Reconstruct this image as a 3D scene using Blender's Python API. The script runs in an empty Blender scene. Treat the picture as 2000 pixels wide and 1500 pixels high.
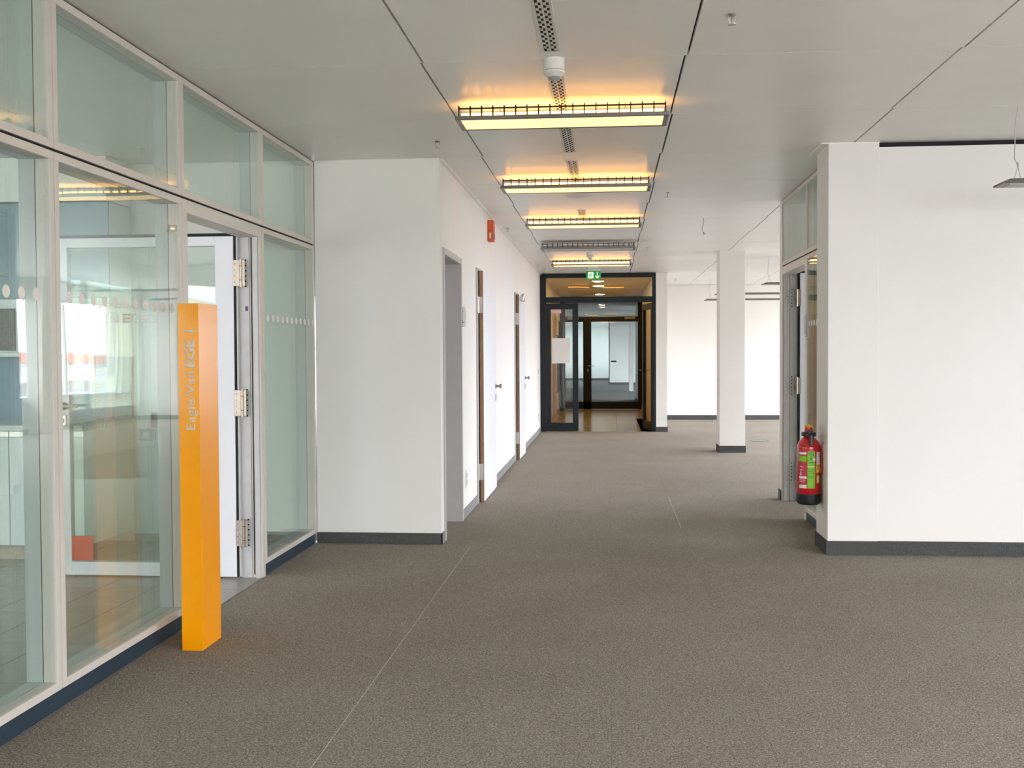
import bpy, bmesh, math, random
from mathutils import Matrix, Vector
random.seed(4)
S = bpy.context.scene
COL = S.collection

# ------------------------------------------------------------------ camera
H = 1.4643; HC = 2.965
cam = bpy.data.cameras.new('camera'); camo = bpy.data.objects.new('camera', cam); COL.objects.link(camo)
R_ = Vector((0.99604048, 0.08874859, -0.00520082)); U_ = Vector((0.00273573, 0.02787522, 0.99960767)); F_ = Vector((-0.08885875, 0.99566393, -0.02752206))
m = Matrix((R_, U_, -F_)).transposed().to_4x4(); m.translation = Vector((0, 0, H)); camo.matrix_world = m
cam.sensor_fit = 'HORIZONTAL'; cam.sensor_width = 36; cam.lens = 2130.17 * 36 / 2000
cam.clip_start = .05; cam.clip_end = 300
S.camera = camo
# ------------------------------------------------------------------ render look
S.view_settings.view_transform = 'Standard'; S.view_settings.look = 'None'; S.view_settings.gamma = 1
S.view_settings.use_curve_mapping = False
S.view_settings.exposure = 0.08
c = S.cycles
c.use_denoising = True; c.max_bounces = 14; c.diffuse_bounces = 6; c.glossy_bounces = 6; c.transparent_max_bounces = 32
c.transmission_bounces = 8; c.sample_clamp_indirect = 6; c.caustics_reflective = False; c.caustics_refractive = False
# ------------------------------------------------------------------ world: even overcast sky
W = bpy.data.worlds.new('sky'); S.world = W; W.use_nodes = True
nt = W.node_tree; nt.nodes.clear()
o = nt.nodes.new('ShaderNodeOutputWorld'); bg = nt.nodes.new('ShaderNodeBackground')
tc = nt.nodes.new('ShaderNodeTexCoord'); nz = nt.nodes.new('ShaderNodeTexNoise'); nz.inputs['Scale'].default_value = 2.0; nz.inputs['Detail'].default_value = 5
rp = nt.nodes.new('ShaderNodeValToRGB')
rp.color_ramp.elements[0].position = .35; rp.color_ramp.elements[0].color = (.80, .88, 1, 1)
rp.color_ramp.elements[1].position = .65; rp.color_ramp.elements[1].color = (.985, .968, 1, 1)
nt.links.new(tc.outputs['Generated'], nz.inputs['Vector']); nt.links.new(nz.outputs['Fac'], rp.inputs['Fac'])
nt.links.new(rp.outputs['Color'], bg.inputs['Color']); bg.inputs['Strength'].default_value = 17.5
nt.links.new(bg.outputs[0], o.inputs[0])

FAC = 6.3          # inner face of the window facade on the right
LW = -7.6          # inner face of the outer wall of the room behind the left glass
def portal(name, loc, rot, sx, sy):
    l = bpy.data.lights.new(name, 'AREA'); l.shape = 'RECTANGLE'; l.size = sx; l.size_y = sy; l.cycles.is_portal = True
    ob = bpy.data.objects.new(name, l); COL.objects.link(ob); ob.location = loc; ob.rotation_euler = rot
RB = [(-5.9, 4.7), (8.5, 10.7), (11.6, 23.9), (29.6, 59.0)]     # window bands on the right facade
ZW = [2.62, 2.62, 2.62, 2.62]
for (a, b), zw in zip(RB, ZW): portal('window_light', (FAC + .12, (a + b) / 2, (zw + .62) / 2), (0, math.pi / 2, 0), zw - .6, b - a)
portal('window_light', (LW - .12, 1.3, 1.6), (0, -math.pi / 2, 0), 2.1, 9.6)
portal('window_light', (-4.12, 55, 1.6), (0, -math.pi / 2, 0), 2.1, 10)  # unseen side window, added so the end wall beyond the lobby gets light
portal('window_light', (-6.0, -4.12, 1.6), (-math.pi / 2, 0, 0), 3.4, 2.1)  # unseen front window of the left room, added to brighten it
portal('window_light', (3.85, -6.12, 1.6), (-math.pi / 2, 0, 0), 4.3, 2.1)  # unseen rear window, added to light the ceiling and the walls facing it

# ------------------------------------------------------------------ materials
def mat(name, col, rough=.5, metal=0, spec=.5, noise=0, nscale=30, bump=0, bscale=200, emit=None, es=0, coat=0, stretch=None):
    M = bpy.data.materials.new(name); M.use_nodes = True; n = M.node_tree; b = n.nodes['Principled BSDF']
    b.inputs['Base Color'].default_value = (*col, 1); b.inputs['Roughness'].default_value = rough
    b.inputs['Metallic'].default_value = metal; b.inputs['Specular IOR Level'].default_value = spec
    b.inputs['Coat Weight'].default_value = coat
    if emit: b.inputs['Emission Color'].default_value = (*emit, 1); b.inputs['Emission Strength'].default_value = es
    t = n.nodes.new('ShaderNodeTexCoord'); mp = n.nodes.new('ShaderNodeMapping'); n.links.new(t.outputs['Object'], mp.inputs[0])
    if stretch: mp.inputs['Scale'].default_value = stretch
    if noise:
        q = n.nodes.new('ShaderNodeTexNoise'); q.inputs['Scale'].default_value = nscale; q.inputs['Detail'].default_value = 4
        r = n.nodes.new('ShaderNodeValToRGB'); n.links.new(mp.outputs[0], q.inputs['Vector']); n.links.new(q.outputs['Fac'], r.inputs[0])
        r.color_ramp.elements[0].position = .3; r.color_ramp.elements[1].position = .7
        r.color_ramp.elements[0].color = (*[max(0, x * (1 - noise)) for x in col], 1)
        r.color_ramp.elements[1].color = (*[min(1, x * (1 + noise)) for x in col], 1)
        n.links.new(r.outputs[0], b.inputs['Base Color'])
    if bump:
        q = n.nodes.new('ShaderNodeTexNoise'); q.inputs['Scale'].default_value = bscale; q.inputs['Detail'].default_value = 2
        bp = n.nodes.new('ShaderNodeBump'); bp.inputs['Strength'].default_value = bump; bp.inputs['Distance'].default_value = .002
        n.links.new(mp.outputs[0], q.inputs['Vector']); n.links.new(q.outputs['Fac'], bp.inputs['Height']); n.links.new(bp.outputs[0], b.inputs['Normal'])
    return M
def glass(name, tint):
    M = bpy.data.materials.new(name); M.use_nodes = True; n = M.node_tree; n.nodes.clear()
    o = n.nodes.new('ShaderNodeOutputMaterial'); mx = n.nodes.new('ShaderNodeMixShader'); tr = n.nodes.new('ShaderNodeBsdfTransparent')
    gl = n.nodes.new('ShaderNodeBsdfGlossy'); gl.inputs['Roughness'].default_value = 0.0
    gl.inputs['Color'].default_value = (.95, .97, .96, 1)
    fr = n.nodes.new('ShaderNodeFresnel'); ge = n.nodes.new('ShaderNodeNewGeometry'); mr = n.nodes.new('ShaderNodeMapRange')
    mr.inputs['To Min'].default_value = 1.52; mr.inputs['To Max'].default_value = 1 / 1.52
    n.links.new(ge.outputs['Backfacing'], mr.inputs['Value']); n.links.new(mr.outputs[0], fr.inputs['IOR'])
    # very slight waviness of the float glass
    t = n.nodes.new('ShaderNodeTexCoord'); q = n.nodes.new('ShaderNodeTexNoise'); q.inputs['Scale'].default_value = 2.2; q.inputs['Detail'].default_value = 0
    b = n.nodes.new('ShaderNodeBump'); b.inputs['Strength'].default_value = .12; b.inputs['Distance'].default_value = .01
    n.links.new(t.outputs['Object'], q.inputs['Vector']); n.links.new(q.outputs['Fac'], b.inputs['Height']); n.links.new(b.outputs[0], gl.inputs['Normal'])
    tr.inputs['Color'].default_value = (*tint, 1)
    n.links.new(fr.outputs[0], mx.inputs[0]); n.links.new(tr.outputs[0], mx.inputs[1]); n.links.new(gl.outputs[0], mx.inputs[2]); n.links.new(mx.outputs[0], o.inputs[0])
    return M
WHITE = mat('wall_paint', (.84, .825, .805), .75, spec=.25, noise=.015, nscale=1.5, bump=.25, bscale=160)
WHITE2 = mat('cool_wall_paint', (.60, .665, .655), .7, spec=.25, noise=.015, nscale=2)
PANEL = mat('ceiling_panel', (.90, .905, .885), .33, spec=.4, noise=.02, nscale=2, bump=.12, bscale=500)
BLACK = mat('black_gap', (.006, .006, .007), .8)
PLENUM = mat('dark_plenum', (.02, .02, .022), .8)
ALU = mat('painted_aluminium', (.66, .615, .575), .42, metal=0, spec=.5, noise=.02, nscale=6)
ALUG = mat('grey_jamb_paint', (.50, .505, .51), .4, spec=.5, noise=.05, nscale=12)
ALUR = mat('inner_profile', (.48, .515, .51), .4, spec=.5, noise=.02, nscale=6)
LEAFW = mat('white_door_paint', (.76, .78, .84), .45, noise=.015, nscale=4)
NAVY = mat('navy_plinth', (.022, .042, .065), .35, noise=.15, nscale=3)
BASE = mat('carpet_baseboard', (.085, .085, .085), .95, spec=.1, noise=.5, nscale=260, bump=.6, bscale=400)
BASEG = mat('grey_carpet_baseboard', (.27, .265, .27), .95, spec=.1, noise=.3, nscale=220, bump=.5, bscale=400)
ANTH = mat('anthracite_steel', (.009, .014, .018), .5, spec=.3, noise=.1, nscale=4)
BROWNF = mat('dark_bronze_steel', (.007, .005, .004), .5, spec=.3, noise=.2, nscale=5)
STEEL = mat('brushed_steel', (.55, .53, .50), .3, metal=1, noise=.08, nscale=40)
BRONZE = mat('brass_grey_steel', (.30, .26, .22), .35, metal=1, noise=.1, nscale=40)
CASE = mat('grey_door_casing', (.44, .425, .42), .5, noise=.03, nscale=8)
WOODE = mat('veneer_edge', (.36, .20, .10), .6, noise=.35, nscale=30, stretch=(6, 6, .5))
YEL = mat('yellow_gloss', (.97, .365, .0), .2, spec=.4, coat=.1, noise=.01, nscale=4)
LETTER = mat('pale_grey_letter', (.74, .70, .69), .5, noise=.02)
RED = mat('red_gloss', (.50, .005, .012), .25, spec=.6, coat=.4, noise=.08, nscale=14)
BLKP = mat('black_plastic', (.012, .014, .015), .4, noise=.2, nscale=40)
YELP = mat('yellow_plastic', (.62, .36, .01), .45, noise=.08)
GREEN = mat('green_label', (.17, .50, .015), .5, noise=.08, nscale=40)
GREEND = mat('dark_green_print', (.02, .16, .02), .5, noise=.1)
PAPER = mat('white_paper', (.80, .78, .76), .7, noise=.02)
PAPERC = mat('cream_label', (.72, .66, .50), .6, noise=.05)
PINK = mat('pink_white_print', (.74, .48, .50), .6, noise=.1, nscale=60)
DOT = mat('pale_pink_dot', (.90, .86, .86), .6, noise=.02)
REDST = mat('red_sticker', (.62, .09, .07), .6, noise=.03)
ORNG = mat('orange_plastic', (.62, .10, .015), .4, noise=.06)
PLAST = mat('white_plastic', (.76, .74, .70), .45, noise=.02)
SENS = mat('grey_lens', (.32, .33, .35), .3, noise=.05)
EXITG = mat('exit_green', (.005, .22, .045), .4, emit=(.01, .36, .08), es=.35, noise=.02)
EXITW = mat('exit_white', (.8, .85, .8), .4, emit=(.85, 1, .85), es=.5, noise=.02)
LAMPG = mat('lamp_grey_housing', (.20, .185, .175), .38, metal=.6, noise=.05)
LOUV = mat('louvre_white', (.68, .66, .62), .45, noise=.02)
TUBE = mat('lamp_tube', (1, .8, .5), .5, emit=(1, .45, .12), es=9, noise=.01)
DIFF = mat('lamp_diffuser', (.9, .8, .6), .5, emit=(1, .62, .22), es=1.7, noise=.01)
DIFFOFF = mat('lamp_diffuser_off', (.55, .55, .53), .5, noise=.02)
DOWN = mat('downlight_glow', (1, .9, .7), .5, emit=(1, .74, .36), es=110, noise=.01)
CREAM = mat('cream_lobby_wall', (.74, .64, .43), .6, noise=.03, nscale=3)
LWOOD = mat('light_wood_door', (.58, .41, .20), .45, noise=.15, nscale=8, stretch=(6, 6, .4))
STONE = mat('polished_travertine', (.38, .27, .13), .2, spec=.4, noise=.22, nscale=5, stretch=(.6, 5, 1))
TILE = mat('grey_floor_tile', (.30, .285, .27), .35, noise=.12, nscale=5, stretch=(1, 4, 1))
GROUT = mat('dark_grout', (.10, .095, .09), .9, noise=.1)
CABW = mat('white_laminate', (.68, .72, .73), .35, noise=.015, nscale=4)
BLUE = mat('blue_splashback', (.10, .22, .32), .3, noise=.12, nscale=3)
BLUEG = mat('blue_grey_cabinet_glass', (.16, .27, .32), .25, noise=.12, nscale=3)
OVEN = mat('dark_oven_glass', (.012, .014, .016), .15, noise=.2)
PLWOOD = mat('oak_plinth', (.42, .35, .27), .55, noise=.15, nscale=10, stretch=(1, 6, 8))
BROWN = mat('dark_brown', (.07, .035, .022), .5, noise=.2)
GLS = glass('partition_glass', (.925, .962, .948))
GLSC = glass('clear_glass', (.97, .975, .96))
WFR = mat('window_frame_paint', (.55, .56, .56), .5, noise=.02)
CABLE = mat('pale_cable', (.45, .44, .43), .5, noise=.05)
SEAM = mat('carpet_seam', (.52, .49, .45), .95, noise=.3, nscale=60)

def carpet(name, cols, sc=150):
    M = bpy.data.materials.new(name); M.use_nodes = True; n = M.node_tree; b = n.nodes['Principled BSDF']
    b.inputs['Roughness'].default_value = .95; b.inputs['Specular IOR Level'].default_value = .15
    t = n.nodes.new('ShaderNodeTexCoord'); q = n.nodes.new('ShaderNodeTexNoise'); q.inputs['Scale'].default_value = sc; q.inputs['Detail'].default_value = 3; q.inputs['Roughness'].default_value = .75
    q.inputs['Distortion'].default_value = 1.2
    r = n.nodes.new('ShaderNodeValToRGB'); e = r.color_ramp.elements
    e[0].position = .36; e[0].color = (*cols[0], 1); e[1].position = .66; e[1].color = (*cols[2], 1)
    x = e.new(.5); x.color = (*cols[1], 1)
    q2 = n.nodes.new('ShaderNodeTexNoise'); q2.inputs['Scale'].default_value = 1.3; q2.inputs['Detail'].default_value = 3
    mx = n.nodes.new('ShaderNodeMix'); mx.data_type = 'RGBA'; mx.blend_type = 'MULTIPLY'; mx.inputs[0].default_value = 1
    r2 = n.nodes.new('ShaderNodeValToRGB'); r2.color_ramp.elements[0].position = .3; r2.color_ramp.elements[1].position = .7
    r2.color_ramp.elements[0].color = (.88, .87, .86, 1); r2.color_ramp.elements[1].color = (1, 1, 1, 1)
    L = n.links.new
    L(t.outputs['Object'], q.inputs['Vector']); L(t.outputs['Object'], q2.inputs['Vector']); L(q.outputs['Fac'], r.inputs[0]); L(q2.outputs['Fac'], r2.inputs[0])
    L(r.outputs[0], mx.inputs[6]); L(r2.outputs[0], mx.inputs[7]); L(mx.outputs[2], b.inputs['Base Color'])
    bp = n.nodes.new('ShaderNodeBump'); bp.inputs['Strength'].default_value = .7; bp.inputs['Distance'].default_value = .004
    L(q.outputs['Fac'], bp.inputs['Height']); L(bp.outputs[0], b.inputs['Normal'])
    return M
CARPET = carpet('heather_carpet', [(.10, .084, .068), (.26, .228, .190), (.58, .53, .46)])

# ------------------------------------------------------------------ helpers
def wo(p):
    v = Vector((0, 0, 0))
    while p: v += p.location; p = p.parent
    return v
def link(name, bm, mt, parent=None, smooth=False):
    """bm holds world coordinates; the object's origin stays at its parent's origin (or world origin)"""
    me = bpy.data.meshes.new(name)
    if parent is None:
        vs = [v.co for v in bm.verts]
        c0 = Vector(((min(v.x for v in vs) + max(v.x for v in vs)) / 2, (min(v.y for v in vs) + max(v.y for v in vs)) / 2, min(v.z for v in vs)))
    else: c0 = wo(parent)
    for v in bm.verts: v.co -= c0
    bm.normal_update(); bm.to_mesh(me); bm.free()
    if smooth:
        for p in me.polygons: p.use_smooth = True
        me.set_sharp_from_angle(angle=math.radians(35))
    for x in (mt if isinstance(mt, list) else [mt]): me.materials.append(x)
    ob = bpy.data.objects.new(name, me); COL.objects.link(ob)
    if parent: ob.parent = parent
    else: ob.location = c0
    return ob
def tag(ob, label=None, cat=None, group=None, kind=None):
    if label: ob['label'] = label
    if cat: ob['category'] = cat
    if group: ob['group'] = group
    if kind: ob['kind'] = kind
    return ob
def empty(name, loc, label, cat, group=None, kind=None):
    ob = bpy.data.objects.new(name, None); ob.empty_display_size = .1; COL.objects.link(ob); ob.location = loc
    return tag(ob, label, cat, group, kind)
def bx(bm, x0, x1, y0, y1, z0, z1, bev=0, mi=0):
    vs = [bm.verts.new((x, y, z)) for z in (z0, z1) for y in (y0, y1) for x in (x0, x1)]
    fs = [bm.faces.new([vs[i] for i in f]) for f in ((0, 2, 3, 1), (4, 5, 7, 6), (0, 1, 5, 4), (2, 6, 7, 3), (0, 4, 6, 2), (1, 3, 7, 5))]
    for f in fs: f.material_index = mi
    if bev:
        es = {e for f in fs for e in f.edges}
        bmesh.ops.bevel(bm, geom=list(es), offset=bev, segments=1, affect='EDGES', profile=.5)
def box(name, x0, x1, y0, y1, z0, z1, mt, parent=None, bev=0):
    bm = bmesh.new(); bx(bm, x0, x1, y0, y1, z0, z1, bev); return link(name, bm, mt, parent)
def boxes(name, lst, mt, parent=None, bev=0):
    bm = bmesh.new()
    for b in lst: bx(bm, *b, bev)
    return link(name, bm, mt, parent)
def tube(bm, pts, r, seg=8, cap=True):
    pts = [Vector(p) for p in pts]; rings = []
    for i, p in enumerate(pts):
        d = (pts[min(i + 1, len(pts) - 1)] - pts[max(i - 1, 0)]).normalized()
        a = d.orthogonal().normalized() if abs(d.z) > .9 else d.cross(Vector((0, 0, 1))).normalized(); b = d.cross(a).normalized()
        if abs(d.z) > .9: a = Vector((1, 0, 0)); b = d.cross(a).normalized(); a = b.cross(d).normalized()
        rings.append([bm.verts.new(p + (a * math.cos(t) + b * math.sin(t)) * r) for t in [2 * math.pi * k / seg for k in range(seg)]])
    for i in range(len(rings) - 1):
        for k in range(seg): bm.faces.new([rings[i][k], rings[i][(k + 1) % seg], rings[i + 1][(k + 1) % seg], rings[i + 1][k]])
    if cap: bm.faces.new(rings[0][::-1]); bm.faces.new(rings[-1])
def each(name, lst, mt, parent=None, bev=0):
    for b in lst: box(name, *b, mt, parent, bev)
def mktube(name, pts, r, mt, parent=None, seg=8):
    bm = bmesh.new(); tube(bm, pts, r, seg); bmesh.ops.recalc_face_normals(bm, faces=bm.faces); return link(name, bm, mt, parent, True)
def lathe(name, cx, cy, prof, mt, parent=None, seg=32, a0=0, a1=2 * math.pi, axis='z'):
    """prof: (radius, z) from bottom to top"""
    bm = bmesh.new(); full = abs(a1 - a0 - 2 * math.pi) < 1e-6; n = seg if full else seg + 1; rings = []
    for r, z in prof:
        if r < 1e-6: rings.append([bm.verts.new((cx, cy, z))]); continue
        rings.append([bm.verts.new((cx + r * math.cos(a0 + (a1 - a0) * k / seg), cy + r * math.sin(a0 + (a1 - a0) * k / seg), z)) for k in range(n)])
    for A, B in zip(rings, rings[1:]):
        for k in range(seg):
            k2 = (k + 1) % n if full else k + 1
            if len(A) == 1 and len(B) == 1: continue
            if len(A) == 1: bm.faces.new([A[0], B[k2], B[k]])
            elif len(B) == 1: bm.faces.new([A[k], A[k2], B[0]])
            else: bm.faces.new([A[k], A[k2], B[k2], B[k]])
    return link(name, bm, mt, parent, True)
def copy_tree(o, parent=None):
    c = o.copy(); COL.objects.link(c); c.parent = parent
    for ch in list(o.children): copy_tree(ch, c)
    return c
def sharecopy(o, loc, parent=None):
    c = o.copy(); COL.objects.link(c); c.parent = parent if parent else o.parent; c.location = loc; return c
def text(name, body, length, height, M4, mt, parent, bold=0.0, ext=.0005):
    """lettering as thin mesh; M4 maps local text plane (x right, y up, z out) to world; fitted to length x cap height"""
    cu = bpy.data.curves.new(name, 'FONT'); cu.body = body; cu.size = 1; cu.offset = bold; cu.extrude = 0
    t = bpy.data.objects.new('t', cu); COL.objects.link(t)
    dg = bpy.context.evaluated_depsgraph_get(); dg.update()
    me = bpy.data.meshes.new_from_object(t.evaluated_get(dg)); bpy.data.objects.remove(t)
    bm = bmesh.new(); bm.from_mesh(me); bpy.data.meshes.remove(me)
    x0 = min(v.co.x for v in bm.verts); x1 = max(v.co.x for v in bm.verts)
    r = bmesh.ops.extrude_face_region(bm, geom=bm.faces[:])
    for v in r['geom']:
        if isinstance(v, bmesh.types.BMVert): v.co.z += 1
    for v in bm.verts:
        v.co = M4 @ Vector(((v.co.x - x0) / (x1 - x0) * length, v.co.y / .70 * height, v.co.z * ext))
    bmesh.ops.recalc_face_normals(bm, faces=bm.faces)
    return link(name, bm, mt, parent)

# ------------------------------------------------------------------ floor
fl = box('floor', -8.2, 7.0, -6.6, 62, -.30, -.02, GROUT); tag(fl, 'structural floor slab under carpet, tiles and stone', 'floor', kind='structure')
# carpet lengths with seams
XS = [-2.273, -1.058, .005, .593, 2.6, 4.6, FAC]
edges = [(-2.273, -1.060), (-1.0565, .0042), (.005, .5962), (.597, 2.6), (2.6015, 4.6), (4.6015, FAC + .3)]
for i, (a, b) in enumerate(edges):
    y1 = 8.3 if b < -1.2 else 20.50
    if i >= 3: y1 = 24.6
    if i == 0:
        box('carpet_length', a, b, -6.4, 8.32, -.02, 0, CARPET, fl)
        box('carpet_length', -1.293, -1.0565, 8.32, 20.5, -.02, 0, CARPET, fl); box('carpet_length', -1.54, -1.293, 8.53, 9.44, -.02, 0, CARPET, fl)
    else: box('carpet_length', a, b, -6.4, y1, -.02, 0, CARPET, fl)
box('carpet_seam', -1.0595, -1.0565, -6.4, 8.2, -.02, .0006, SEAM, fl)
boxes('carpet_seam', [(.5945, .5985, 9.2, 11.2, -.02, .0004)], SEAM, fl)
# second carpet floor beyond the lobby
box('carpet_length', -4, FAC + .3, 28.85, 62, -.02, 0, carpet('blue_grey_carpet', [(.05, .055, .056), (.12, .13, .13), (.25, .27, .27)]), fl)
# grey tiles in the room behind the left glass
YT = [1.4, 2.04, 2.68, 3.33, 3.98, 4.63, 5.29, 5.945, 6.60, 7.25, 7.9, 8.4]
xt = -2.277; TX = [xt]
x = -2.54
while x > LW: TX.append(x); x -= .3315
TX.append(LW - .02)
for j in range(len(YT) - 1):
    cols_ = TX[::2] if False else TX
    for i in range(0, len(TX) - 1):
        a, b = TX[i + 1], TX[i]
        if b - a < .03: continue
        if i == 0 or YT[j] > 1:
            box('floor_tile', a + .0025, b - .0025, YT[j] + .0025, YT[j + 1] - .0025, -.02, 0, TILE, fl)
# polished stone in the lobby
y = 20.515
while y < 28.8:
    for x0, x1 in ((-1.293, -.57), (-.57, .15), (.15, .868)):
        box('stone_slab', x0 + .002, x1 - .002, y + .002, min(y + 1.2, 28.85) - .002, -.02, 0.0, STONE, fl)
    y += 1.2

# ------------------------------------------------------------------ ceiling
cl = box('ceiling', -8.2, 7.0, -6.6, 62, 3.05, 3.2, PLENUM); tag(cl, 'suspended ceiling of flat grey metal panels', 'ceiling', kind='structure')
XA = -.9574; Y0 = 5.602; PM = 1.35
def panel(x0, x1, y0, y1, mt=PANEL):
    box('ceiling_panel', x0 + .006, x1 - .006, y0 + .0027, y1 - .0027, HC, HC + .03, mt, cl)
colx = [XA - PM, XA, XA + PM, XA + 2 * PM, XA + 3 * PM, XA + 4 * PM, XA + 5 * PM, XA + 6 * PM]
for r in range(-9, 14):
    ya, yb = Y0 + r * PM, Y0 + (r + 1) * PM
    jog = (.006 if r % 2 else -.006)
    for k in range(7):
        x0, x1 = colx[k] + jog, colx[k + 1] + jog
        if k == 0: x0 = XA - PM if yb <= 8.31 else (-1.293 + .004)
        y1 = yb
        if k == 0 and ya < 8.3 < yb:
            panel(XA - PM, x1, ya, 8.3); panel(-1.289, x1, 8.303, yb); continue
        if k == 6: x1 = FAC
        if k < 2 and ya > 20.4: continue
        if k < 2 and yb > 20.5: y1 = 20.47
        if k == 2 and yb > 20.6: x0 = max(x0, 1.08)
        if y1 - ya < .1 or ya > 24.0: continue
        panel(x0, x1, ya, min(y1, 24.2))
# dark strip that shows as the slim black reveal lines
for a, b, yy0, yy1 in ((LW - .1, -2.313, -4, 8.3), ):
    y = yy0
    while y < yy1:
        x = a
        while x < b - .01:
            box('ceiling_panel', x + .002, min(x + PM, b) - .002, y + .001, min(y + PM, yy1) - .001, HC, HC + .02, PANEL, cl); x += PM
        y += PM
box('lobby_soffit', -1.293, .868, 20.52, 28.8, 2.96, 2.99, CREAM, cl)
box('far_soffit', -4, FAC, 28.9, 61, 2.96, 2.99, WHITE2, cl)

# ------------------------------------------------------------------ walls
def wall(name, lst, mt, label):
    w = boxes(name, lst, mt); return tag(w, label, 'wall', kind='structure')
XL = -1.293
WT = 3.05
wall('wall_left', [(XL - .25, XL, 8.30, 8.53, -.02, WT), (XL - .25, XL, 8.53, 9.44, 2.255, WT), (XL - .25, XL, 9.44, 20.55, -.02, WT)], WHITE, 'white left wall of the corridor with three doors')
wall('wall_left_return', [(-2.268, XL - .25, 8.30, 8.42, -.02, WT)], WHITE, 'white wall facing the viewer between glass partition and corridor')
wall('wall_left_room_back', [(LW, -2.43, 8.30, 8.42, -.02, WT)], WHITE, 'white back wall of the room behind the left glass')
wall('wall_left_room_front', [(LW, -2.43, -4.1, -4.0, -.02, .62), (LW, -2.43, -4.1, -4.0, 2.62, WT), (-4.3, -2.43, -4.1, -4.0, .62, 2.62)], WHITE, 'front wall of the room behind the left glass')  # the opening is added to let sky light into the left room
wall('wall_right', [(1.925, FAC, 8.05, 8.17, -.02, 2.93)], WHITE, 'broad white wall on the right with a black gap on top')
wall('wall_right_gap', [(1.925, FAC, 8.075, 8.16, 2.93, WT)], BLACK, 'black shadow gap above the right wall')
wall('wall_right_room_back', [(1.70, FAC, 11.0, 11.13, -.02, WT)], WHITE, 'white wall closing the right glass room')
wall('wall_far', [(1.05, FAC, 24.22, 24.35, -.02, WT)], WHITE, 'bright white far wall of the open office')
wall('wall_end', [(.868, 1.072, 20.48, 24.25, -.02, WT), (.868, 1.072, 24.25, 28.9, -.02, WT)], WHITE, 'narrow white wall end beside the dark door frame')
wall('wall_lobby_left', [(XL - .2, XL, 20.55, 28.9, -.02, WT)], CREAM, 'cream left wall of the lobby behind the dark doors')
wall('wall_lobby_right', [(.86, .868, 20.6, 28.8, -.02, 2.97)], CREAM, 'cream right wall of the lobby')
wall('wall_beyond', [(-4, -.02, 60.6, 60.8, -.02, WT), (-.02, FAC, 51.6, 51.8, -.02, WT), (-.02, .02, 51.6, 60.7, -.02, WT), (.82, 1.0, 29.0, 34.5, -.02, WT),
                     (-4.2, -4, 28.9, 50, -.02, WT), (-4.2, -4, 60, 61, -.02, WT), (-4.2, -4, 50, 60, -.02, .62), (-4.2, -4, 50, 60, 2.62, WT), (.76, .93, 42.4, 42.9, -.02, WT), (-8, XL, 28.85, 28.95, -.02, WT), (.868, FAC, 28.85, 28.95, -.02, WT)], WHITE2, 'cool white walls of the rooms beyond the lobby')  # gap in the left side wall is an added window opening for light
boxes('baseboard_beyond', [(-4, -.02, 60.57, 60.6, 0, .1), (-.03, FAC, 51.57, 51.6, 0, .1), (.81, .82, 29, 34.52, 0, .1), (.81, 1.0, 34.5, 34.52, 0, .1)], BASE)
bpy.data.objects['baseboard_beyond']['kind'] = 'structure'; tag(bpy.data.objects['baseboard_beyond'], 'dark skirting beyond the lobby', 'baseboard')
# outer walls with window bands
def facade(name, X0, X1, bands, y0, y1, label, zw=()):
    l = [(X0, X1, y0, y1, -.02, .62), (X0, X1, y0, y1, 2.85, WT)] + [(X0, X1, a, b, 2.62, 2.85) for i, (a, b) in enumerate(bands) if not (zw and zw[i] > 2.7)]
    ys = [y0] + [v for b in bands for v in b] + [y1]
    for i in range(0, len(ys), 2): l.append((X0, X1, ys[i], ys[i + 1], .62, 2.85))
    return wall(name, l, WHITE, label)
facade('wall_window_side', FAC, FAC + .25, RB, -6.2, 61, 'outer wall with long window bands on the right', ZW)
facade('wall_left_outer', LW - .25, LW, [(-3.5, 6.1)], -4.1, 8.42, 'outer wall of the left room with a window band')
wall('wall_behind', [(-2.5, FAC, -6.25, -6, -.02, .62), (-2.5, FAC, -6.25, -6, 2.62, WT), (-2.5, 1.7, -6.25, -6, .62, 2.62), (6.0, FAC, -6.25, -6, .62, 2.62), (-2.5, -2.4, -6, -4, -.02, WT)], WHITE, 'wall behind the viewer with an unseen window band added for light')  # rear opening added and sized for the light it gives
wi = 1
for (a, b), zw in list(zip(RB, ZW))[:3]:
    n = max(1, round((b - a) / 1.35)); st = (b - a) / n
    for i in range(n):
        w = boxes('window_%d' % wi, [(FAC + .06, FAC + .12, a + i * st, a + i * st + .035, .62, zw), (FAC + .06, FAC + .12, a + (i + 1) * st - .035, a + (i + 1) * st, .62, zw),
              (FAC + .06, FAC + .12, a + i * st, a + (i + 1) * st, .62, .67), (FAC + .06, FAC + .12, a + i * st, a + (i + 1) * st, zw - .05, zw)], WFR)
        tag(w, 'grey framed window in the right outer wall', 'window', kind='structure', group='windows of the right outer wall'); wi += 1
for i in range(5):
    w = boxes('window_%d' % wi, [(LW - .12, LW - .06, -3.5 + i * 1.92, -3.45 + i * 1.92, .62, 2.62), (LW - .12, LW - .06, -3.5 + i * 1.92, -1.58 + i * 1.92, .62, .67), (LW - .12, LW - .06, -3.5 + i * 1.92, -1.58 + i * 1.92, 2.57, 2.62)], WFR)
    tag(w, 'window of the room behind the left glass', 'window', kind='structure', group='windows of the left room'); wi += 1
# facade pillars
for y in (15.4, 19.6): tag(box('facade_pillar', FAC - .3, FAC, y, y + .35, 0, HC, WHITE), 'white pillar standing against the window band', 'pillar', group='pillars on the window side', kind='structure')

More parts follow.
